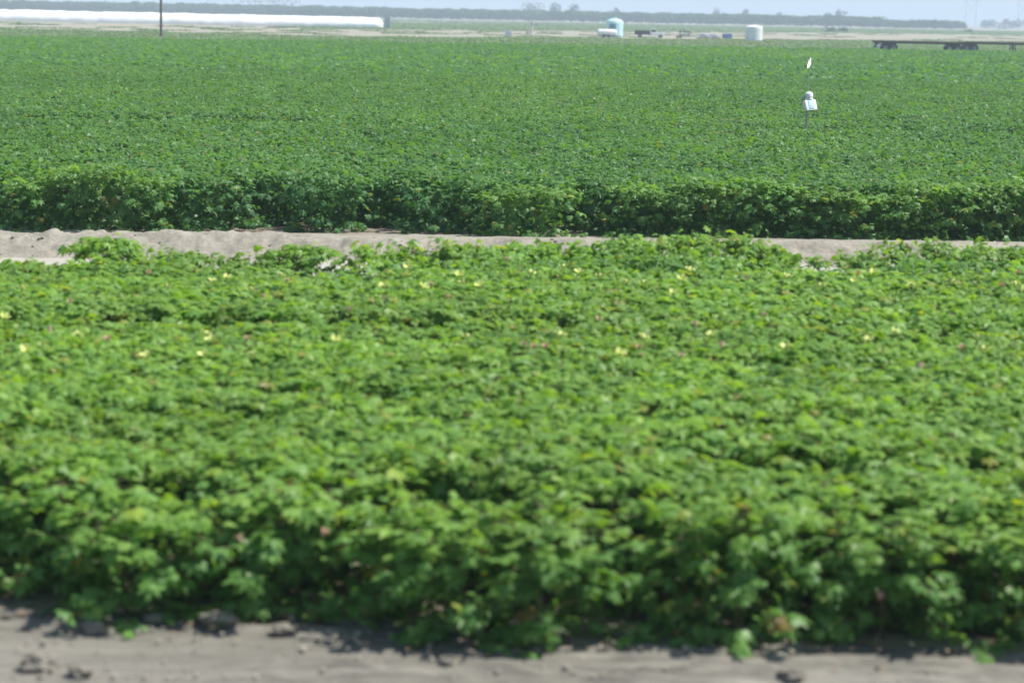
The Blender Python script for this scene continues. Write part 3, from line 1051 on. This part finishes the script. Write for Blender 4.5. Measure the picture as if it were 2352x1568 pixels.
# white nurse tank on a trailer
p = at(1394, 87.5)
t = thing('tank_trailer', p, 'low white tank trailer parked in front of the turquoise tank', 'trailer')
rot = Matrix.Rotation(R(90), 3, 'Y')
B().lathe([(0, -1.85), (.3, -1.83), (.52, -1.7), (.62, -1.45), (.62, 1.45), (.52, 1.7), (.3, 1.83), (0, 1.85)], 32, (0, 0, 1.02), rot).obj('tank_body', M['white'], t)
B().lathe([(0, 0), (.2, 0), (.2, .1), (0, .12)], 20, (0, 0, 1.60)).obj('lid', M['white'], t)
B().box((0, 0, .42), (3.4, .8, .12), .02).bar((1.6, 0, .42), (2.6, 0, .38), .05).obj('frame', M['dark'], t)
for dx in (-.6, .35):
    for dy in (-.62, .62): wheel(t, (dx, dy, .32), .32, .2)

# pickup with a dark cargo bed, facing right
p = at(1494, 87.6)
t = thing('pickup_truck', p, 'pickup with a white cab and dark cargo bed, right of the turquoise tank', 'pickup')
B().prism([(-0.1, .45), (2.75, .45), (2.78, .8), (2.7, 1.02), (1.45, 1.12), (-0.1, 1.12)], 1.75, .05).obj('body', M['white'], t)
B().prism([(0.0, 1.10), (1.42, 1.10), (.85, 1.78), (.1, 1.82), (0.0, 1.7)], 1.55, .05).obj('cab', M['white'], t)
B().prism([(1.36, 1.13), (1.40, 1.13), (.92, 1.72), (.88, 1.72)], 1.35).obj('windscreen', M['glass'], t)
for sy in (-1, 1):
    b = B().prism([(.12, 1.16), (1.2, 1.16), (.84, 1.66), (.16, 1.68)], .02).obj('side_window', M['glass'], t, (0, sy * .78, 0))
    b = B().box((0.66, sy * .885, .82), (.95, .02, .5), .008).obj('door', M['white'], t)
    B().box((0.3, sy * .90, .95), (.16, .03, .03)).obj('handle', M['dark'], b)
    B().box((2.74, sy * .62, .84), (.06, .28, .16), .01).obj('headlight', M['lamp'], t)
B().box((-1.65, 0, .95), (3.0, 1.85, .62), .03).box((-1.65, 0, 1.34), (3.0, 1.9, .2), .03).obj('cargo_bed', M['dark'], t)
B().box((2.80, 0, .55), (.1, 1.7, .2), .03).obj('bumper', M['steel'], t)
for dx in (-2.1, 1.95):
    for dy in (-.8, .8): wheel(t, (dx, dy, .37), .37, .24)


# flatbed trailers at the far end of the cotton
def flatbed(px, py, L, label, extra=None):
    p = at(px, py)
    t = thing('flatbed_trailer', p, label, 'trailer', 'flatbed trailers at the field end', R(-2))
    b = B().box((L / 2, 0, 1.42), (L, 2.4, 0.14), .015).obj('deck', M['deck'], t)
    b = B()
    for sy in (-.5, .5): b.box((L / 2, sy, 1.24), (L * .98, .12, .22))
    for k in range(9): b.box((L * (k + .5) / 9, 0, 1.30), (.1, 2.3, .09))
    b.obj('chassis', M['dark'], t)
    for dx in extra:
        for q in (0, 1.12):
            for sy in (-.95, .95): wheel(t, (dx + q, sy, .55), .55, .55)
        B().box((dx + .56, 0, .86), (1.9, 1.3, .62), .04).obj('axle_frame', M['dark'], t)
    return t


t = flatbed(2003, 118.2, 12.6, 'left one of two dark flatbed trailers, with a pale drum at its left end', [1.7, 10.4])
B().prism([(0.0, .3), (.25, .3), (.95, 1.15), (.5, 1.2)], 1.2).obj('drawbar', M['dark'], t)
B().lathe([(0, -.5), (.22, -.5), (.24, -.4), (.24, .4), (.22, .5), (0, .5)], 20, (.72, -1.0, .72), Matrix.Rotation(R(90), 3, 'X')).obj('drum', M['paleblue'], t)
t = flatbed(2203, 119.4, 12.6, 'right one of two dark flatbed trailers, on landing legs, cut by the picture edge', [.9, 10.2])
for dx in (7.35, 7.8):
    for sy in (-.8, .8): B().bar((dx, sy, 0), (dx, sy, 1.2), .08).obj('landing_leg', M['dark'], t)

# small white tote and the pump
p = at(1168, 87)
t = thing('liquid_tote', p, 'small white plastic tote standing alone on the pale strip, left of the pump', 'tote')
B().box((0, 0, .76), (1.1, 1.0, 1.12), .09).obj('bottle', M['white'], t)
b = B()
for z in (.25, .6, .95, 1.3): b.bar((-.6, -.54, z), (.6, -.54, z), .014, n=6).bar((-.6, .54, z), (.6, .54, z), .014, n=6).bar((-.6, -.54, z), (-.6, .54, z), .014, n=6).bar((.6, -.54, z), (.6, .54, z), .014, n=6)
for x_ in (-.6, -.3, 0, .3, .6):
    for y_ in (-.54, .54): b.bar((x_, y_, .15), (x_, y_, 1.32), .014, n=6)
b.obj('cage', M['plate'], t)
b = B().box((0, 0, .14), (1.2, 1.1, .03))
for x_ in (-.5, 0, .5): b.box((x_, 0, .06), (.12, 1.1, .12))
b.obj('pallet', M['wood'], t)
B().lathe([(0, 0), (.11, 0), (.11, .06), (0, .07)], 16, (0, 0, 1.325)).obj('lid', M['dark'], t)

p = at(1221, 80)
t = thing('irrigation_pump', p, 'pale irrigation standpipe with a grey motor head, between the tote and the turquoise tank', 'pump')
B().lathe([(0, 0), (.55, 0), (.55, .25), (.34, .3), (.32, 1.75), (.38, 1.8), (.38, 1.9), (0, 1.9)], 28).obj('standpipe', M['concrete'], t)
B().lathe([(0, 1.9), (.3, 1.9), (.3, 2.5), (.24, 2.62), (0, 2.66)], 24, (0.1, 0, 0)).obj('motor', M['steel'], t)
B().bar((.3, 0, 2.05), (1.25, 0, 2.05), .2, .2, 16).bar((1.15, 0, 2.05), (1.15, 0, 2.5), .16, .16, 16).obj('discharge_pipe', M['steel'], t)
B().box((-.9, 0, .45), (.7, .5, .9), .04).obj('control_box', M['concrete'], t)

# implements and stacks between the pickup and the white tank
p = at(1572, 87)
t = thing('disc_harrow', p, 'dark folded disc harrow standing between the pickup and the pallet stack', 'implement')
b = B()
for y_ in (-.7, .7): b.box((0, y_, 1.15), (2.4, .12, .14))
for x_ in (-1.1, 0, 1.1): b.box((x_, 0, 1.30), (.12, 1.9, .12))
b.bar((-1.0, 0, 1.2), (-.3, 0, 1.75), .05).bar((.4, 0, 1.2), (-.3, 0, 1.75), .05).bar((1.1, 0, 1.15), (2.0, 0, .5), .06)
b.obj('frame', M['dark'], t)
for y_ in (-.7, .7):
    b = B().bar((-1.1, y_, .5), (1.1, y_, .5), .04)
    for k in range(7): b.lathe([(0, -.03), (.3, .0), (.36, .05), (.3, .02), (0, .0)], 18, (-1.05 + .35 * k, y_, .5), Matrix.Rotation(R(90), 3, 'Y'))
    for x_ in (-.9, .9): b.bar((x_, y_, .5), (x_, y_, 1.15), .045)
    b.obj('disc_gang', M['steel'], t)
p = at(1560, 88.5)
t = thing('pallet_stack', p, 'short stack of bare wooden pallets leaning close to the disc harrow', 'pallets')
for k in range(4):
    b = B()
    for q in range(5): b.box((-.48 + .24 * q, 0, .13 + .15 * k), (.14, 1.1, .02))
    for q in (-.45, 0, .45): b.box((0, q, .06 + .15 * k), (1.15, .1, .11))
    b.obj('pallet', M['wood'], t)
p = at(1627, 88.8)
t = thing('sack_pallet', p, 'long low heap of lilac grey sacks on the pale strip, left of the blue tub', 'sacks')
b = B()
for q in range(7): b.box((-2.1 + .7 * q, 0, .07), (.62, 1.2, .14), .0)
b.obj('pallet', M['wood'], t)
rs = np.random.default_rng(5)
for lay in range(3):
    for q in range(6 - lay):
        b = B()
        b.box((0, 0, 0), (.78, 1.0, .3), .11, Matrix.Rotation(rs.uniform(-.12, .12), 3, 'Z'))
        b.obj('sack', M['white'] if (q + lay) % 3 == 0 else M['sack'], t, (-2.0 + .78 * q + .4 * lay + rs.uniform(-.05, .05), rs.uniform(-.08, .08), .29 + .27 * lay))
p = at(1670, 90)
t = thing('blue_tub', p, 'low blue plastic tub between the heap of sacks and the white tank', 'tub')
B().prism([(-.85, .1), (.85, .1), (.98, .95), (-.98, .95)], 1.3, .05).obj('tub_body', M['blue'], t)
B().box((0, 0, .99), (2.06, 1.4, .08), .025).obj('rim_lid', M['blue'], t)
for x_ in (-.6, .6): B().box((x_, 0, .05), (.2, 1.2, .1)).obj('runner', M['dark'], t)


# ------------------------------------------------------------------ trees
def crown_mesh(seed, h, w, z0, n, leaf, m, lumps=9):
    rs = np.random.default_rng(seed)
    cs = [(rs.normal(0, w * .24), rs.normal(0, w * .24), z0 + (h - z0) * rs.uniform(.25, .75), rs.uniform(.26, .42) * w) for _ in range(lumps)]
    cs.append((0, 0, h - .3 * w, .33 * w)); cs.append((0, 0, (z0 + h) / 2, .42 * w))
    V, F = [], []
    for k in range(n):
        cx, cy, cz, r = cs[rs.integers(len(cs))]
        d = rs.normal(size=3); d /= np.linalg.norm(d)
        q = np.array([cx, cy, cz]) + d * r * rs.uniform(.55, 1.05) * np.array([1, 1, .8])
        q[2] = min(max(q[2], z0 * .8), h)
        v = leaf_verts(q, rs.uniform(0, 6.28), rs.normal(-.2, .6), rs.normal(0, .6), leaf * rs.uniform(.6, 1.3), rs, SIMPLE)
        i0 = len(V) * 7
        V.append(v)
        F += [(i0 + j, i0 + (j + 1) % 6, i0 + 6) for j in range(6)]
    return mesh_of('crown', np.vstack(V), F, m)


def trunk_mesh(h, r, forks=4, seed=0):
    rs = np.random.default_rng(seed)
    b = B().bar((0, 0, -.1), (0, 0, h * .3), r, r * .8, 8)
    for k in range(forks):
        a = k * 6.28 / forks + rs.uniform(-.3, .3)
        b.bar((0, 0, h * .28), (h * .22 * math.cos(a), h * .22 * math.sin(a), h * .7), r * .6, r * .2, 6)
    o = b.obj('trunk', M['bark'])
    me = o.data
    bpy.data.objects.remove(o)
    return me


YO = 1392.0
oc = [crown_mesh(700 + k, 7.0, 8.8, 1.5, 420, 0.75, M['tree']) for k in range(5)]
ot = [trunk_mesh(7, .22, 4, k) for k in range(2)]
xa, xb = at_y(-40, 30, YO).x, at_y(2226, 60, YO).x
oproto = None
k = 0
x = xb - 4
LABO = 'hazy green orchard tree in the long even front row along the skyline'
while x > xa:
    k += 1
    tr = thing('orchard_tree', (x + random.uniform(-.6, .6), YO + random.uniform(-1.5, 1.5), 0), LABO, 'tree', 'orchard trees of the front row', random.uniform(0, 6.28))
    s = random.uniform(.82, 1.12) * (0.8 if x > xb - 50 else 1)
    tr.scale = (s, s, s * random.uniform(.94, 1.06))
    if oproto is None:
        c, tk = bpy.data.objects.new('crown', oc[0]), bpy.data.objects.new('trunk', ot[0]); oproto = (c, tk)
    else:
        c, tk = oproto[0].copy(), oproto[1].copy()
        c.data = oc[k % 5]; tk.data = ot[k % 2]
    link(c, tr); link(tk, tr)
    x -= 8.3 * random.uniform(.9, 1.1)
srcs = [bpy.data.objects.new('orchard_crown', m_) for m_ in oc]
n = 0
pts, scl, rot = [], [], []
for r_ in range(1, 6):
    x = xb - 4 - r_ * 1.0
    while x > xa - 20:
        pts.append((x, YO + 7.5 * r_ + random.uniform(-.8, .8), 0)); s = random.uniform(.88, 1.04) * (0.8 if x > xb - 50 else 1)
        scl.append((s, s, s)); rot.append((0, 0, random.uniform(0, 6.28)))
        x -= 8.0 * random.uniform(.9, 1.1)
scatter('orchard', pts, scl, rot, rng.integers(0, 5, len(pts)), srcs, 'dense mass of orchard trees behind the front row')

# single tall trees beyond the orchard
YT = 1750.0
FT = [(575, 640, 3, 'broad bluish tree at the left of the pair above the orchard, near the utility pole'), (655, 700, -2, 'taller bluish tree at the right of the pair above the orchard, near the utility pole'),
      (1226, 1251, 0, 'widest and tallest tree in the group above the middle of the orchard'), (1276, 1288, 5, 'middle tree in the group above the middle of the orchard'),
      (1322, 1334, 7, 'smallest tree in the group above the middle of the orchard'), (1421, 1428, 15, 'lone small treetop straight above the turquoise tank'),
      (1660, 1671, 16.5, 'dark round tree above the orchard, left of the white tank'), (1732, 1742, 19, 'tree above the orchard straight over the white tank'),
      (1816, 1824, 27, 'low treetop above the orchard, just right of the white tank'), (1936, 1943, 27, 'low slim tree above the orchard, above the left end of the left trailer'),
      (1965, 1971, 18, 'slim tall tree above the orchard, above the left trailer')]
ft_tr = trunk_mesh(10, .35, 4, 9)
for i, (px, pe, py, lab) in enumerate(FT):
    q = at_y(px, py, YT)
    h = q.z
    w = max(5.5, 2 * (pe - px) / FPX * YT * 1.05)
    t = thing('far_tree', (q.x, YT + i * 9, 0), lab, 'tree', 'single trees beyond the orchard')
    link(bpy.data.objects.new('crown', crown_mesh(800 + i, h, w, h * .2, 380, .9, M['far_tree'])), t)
    o = link(bpy.data.objects.new('trunk', ft_tr), t); o.scale = (1, 1, h / 10)
# trees past the right end of the orchard
YR = 2050.0
for i, (px, py, w, lab) in enumerate([(2262, 47, 11, 'dim bluish tree just past the right end of the orchard'), (2284, 46, 10, 'dim bluish tree left of the cream barn'),
                                      (2318, 41, 7, 'tall narrow dim tree just right of the cream barn'), (2334, 47, 11, 'low spreading dim tree near the right edge'),
                                      (2352, 44, 12, 'dim tree cut by the right edge of the picture')]):
    q = at_y(px, py, YR)
    t = thing('far_tree', (q.x, YR + 5 * i, 0), lab, 'tree', 'dim trees past the right end of the orchard')
    link(bpy.data.objects.new('crown', crown_mesh(900 + i, q.z, w, 1.0, 380, .9, M['far_tree'])), t)
    o = link(bpy.data.objects.new('trunk', ft_tr), t); o.scale = (1, 1, q.z / 10)
q = at_y(2304, 60, 1900)
t = thing('farm_barn', (q.x, 1900, 0), 'distant cream barn with a rusty roof among the dim trees at right', 'barn')
B().box((0, 0, 2), (7, 9, 4)).obj('wall', M['barn'], t, smooth=False)
B().prism([(-3.9, 3.9), (3.9, 3.9), (0, 5.8)], 9.8).obj('roof', M['rust'], t, smooth=False)
B().box((0.4, -4.53, 1.4), (2.4, .06, 2.8)).obj('door', M['steel'], t, smooth=False)
# H-frame power line structures
for px, lab in ((2229, 'faint twin-pole power line frame above the right end of the orchard'), (2350, 'faint twin-pole power line frame at the right edge of the picture')):
    q = at_y(px, 50, 2400)
    t = thing('power_line_frame', (q.x, 2400, 0), lab, 'pylon', 'power line frames')
    for sx in (-5.4, 5.4): B().bar((sx, 0, 0), (sx, 0, 31), .24, .16, 10).obj('pole', M['polewood'], t)
    B().box((0, 0, 28), (19, .2, .3)).bar((-5.4, 0, 13), (5.4, 0, 26), .12).bar((5.4, 0, 13), (-5.4, 0, 26), .12).obj('crossarm', M['polewood'], t)
    for sx in (-9, 0, 9): B().bar((sx, 0, 27.8), (sx, 0, 25.5), .12).obj('insulator', M['plate'], t)
# low bushes in the strip at right
bush_me = [crown_mesh(950 + k, 1.2, 2.4, 0.1, 160, .3, M['far_tree'], 5) for k in range(2)]
for k, (px, py, s, lab) in enumerate([(1907, 74, 1.4, 'low dark bush left of the middle one on the green strip above the left trailer'), (1936, 74, 1.3, 'low dark bush in the middle of the green strip above the left trailer'), (2224, 75.5, 1.3, 'low dark bush on the green strip above the gap between the trailers')]):
    q = at(px, py)
    o = link(bpy.data.objects.new('bush', bush_me[k % 2]))
    o.location = q; o.scale = (s * 1.3, s, s)
    tag(o, lab, 'bush', 'low bushes on the far green strip')

# ------------------------------------------------------------------ haze in the air
b = B()
b.box((0, 4500, 34.5), (16600, 9300, 71))
mh = bpy.data.materials.new('haze air')
mh.use_nodes = True
nt = mh.node_tree
nt.nodes.remove(nt.nodes['Principled BSDF'])
pv = nt.nodes.new('ShaderNodeVolumePrincipled')
pv.inputs['Color'].default_value = (0.64, 0.76, 0.91, 1)
pv.inputs['Density'].default_value = 0.00047
pv.inputs['Density Attribute'].default_value = ''
pv.inputs['Temperature Attribute'].default_value = ''
pv.inputs['Anisotropy'].default_value = 0.0
nt.links.new(pv.outputs[0], nt.nodes['Material Output'].inputs['Volume'])
tag(b.obj('haze', mh, smooth=False), kind='stuff')
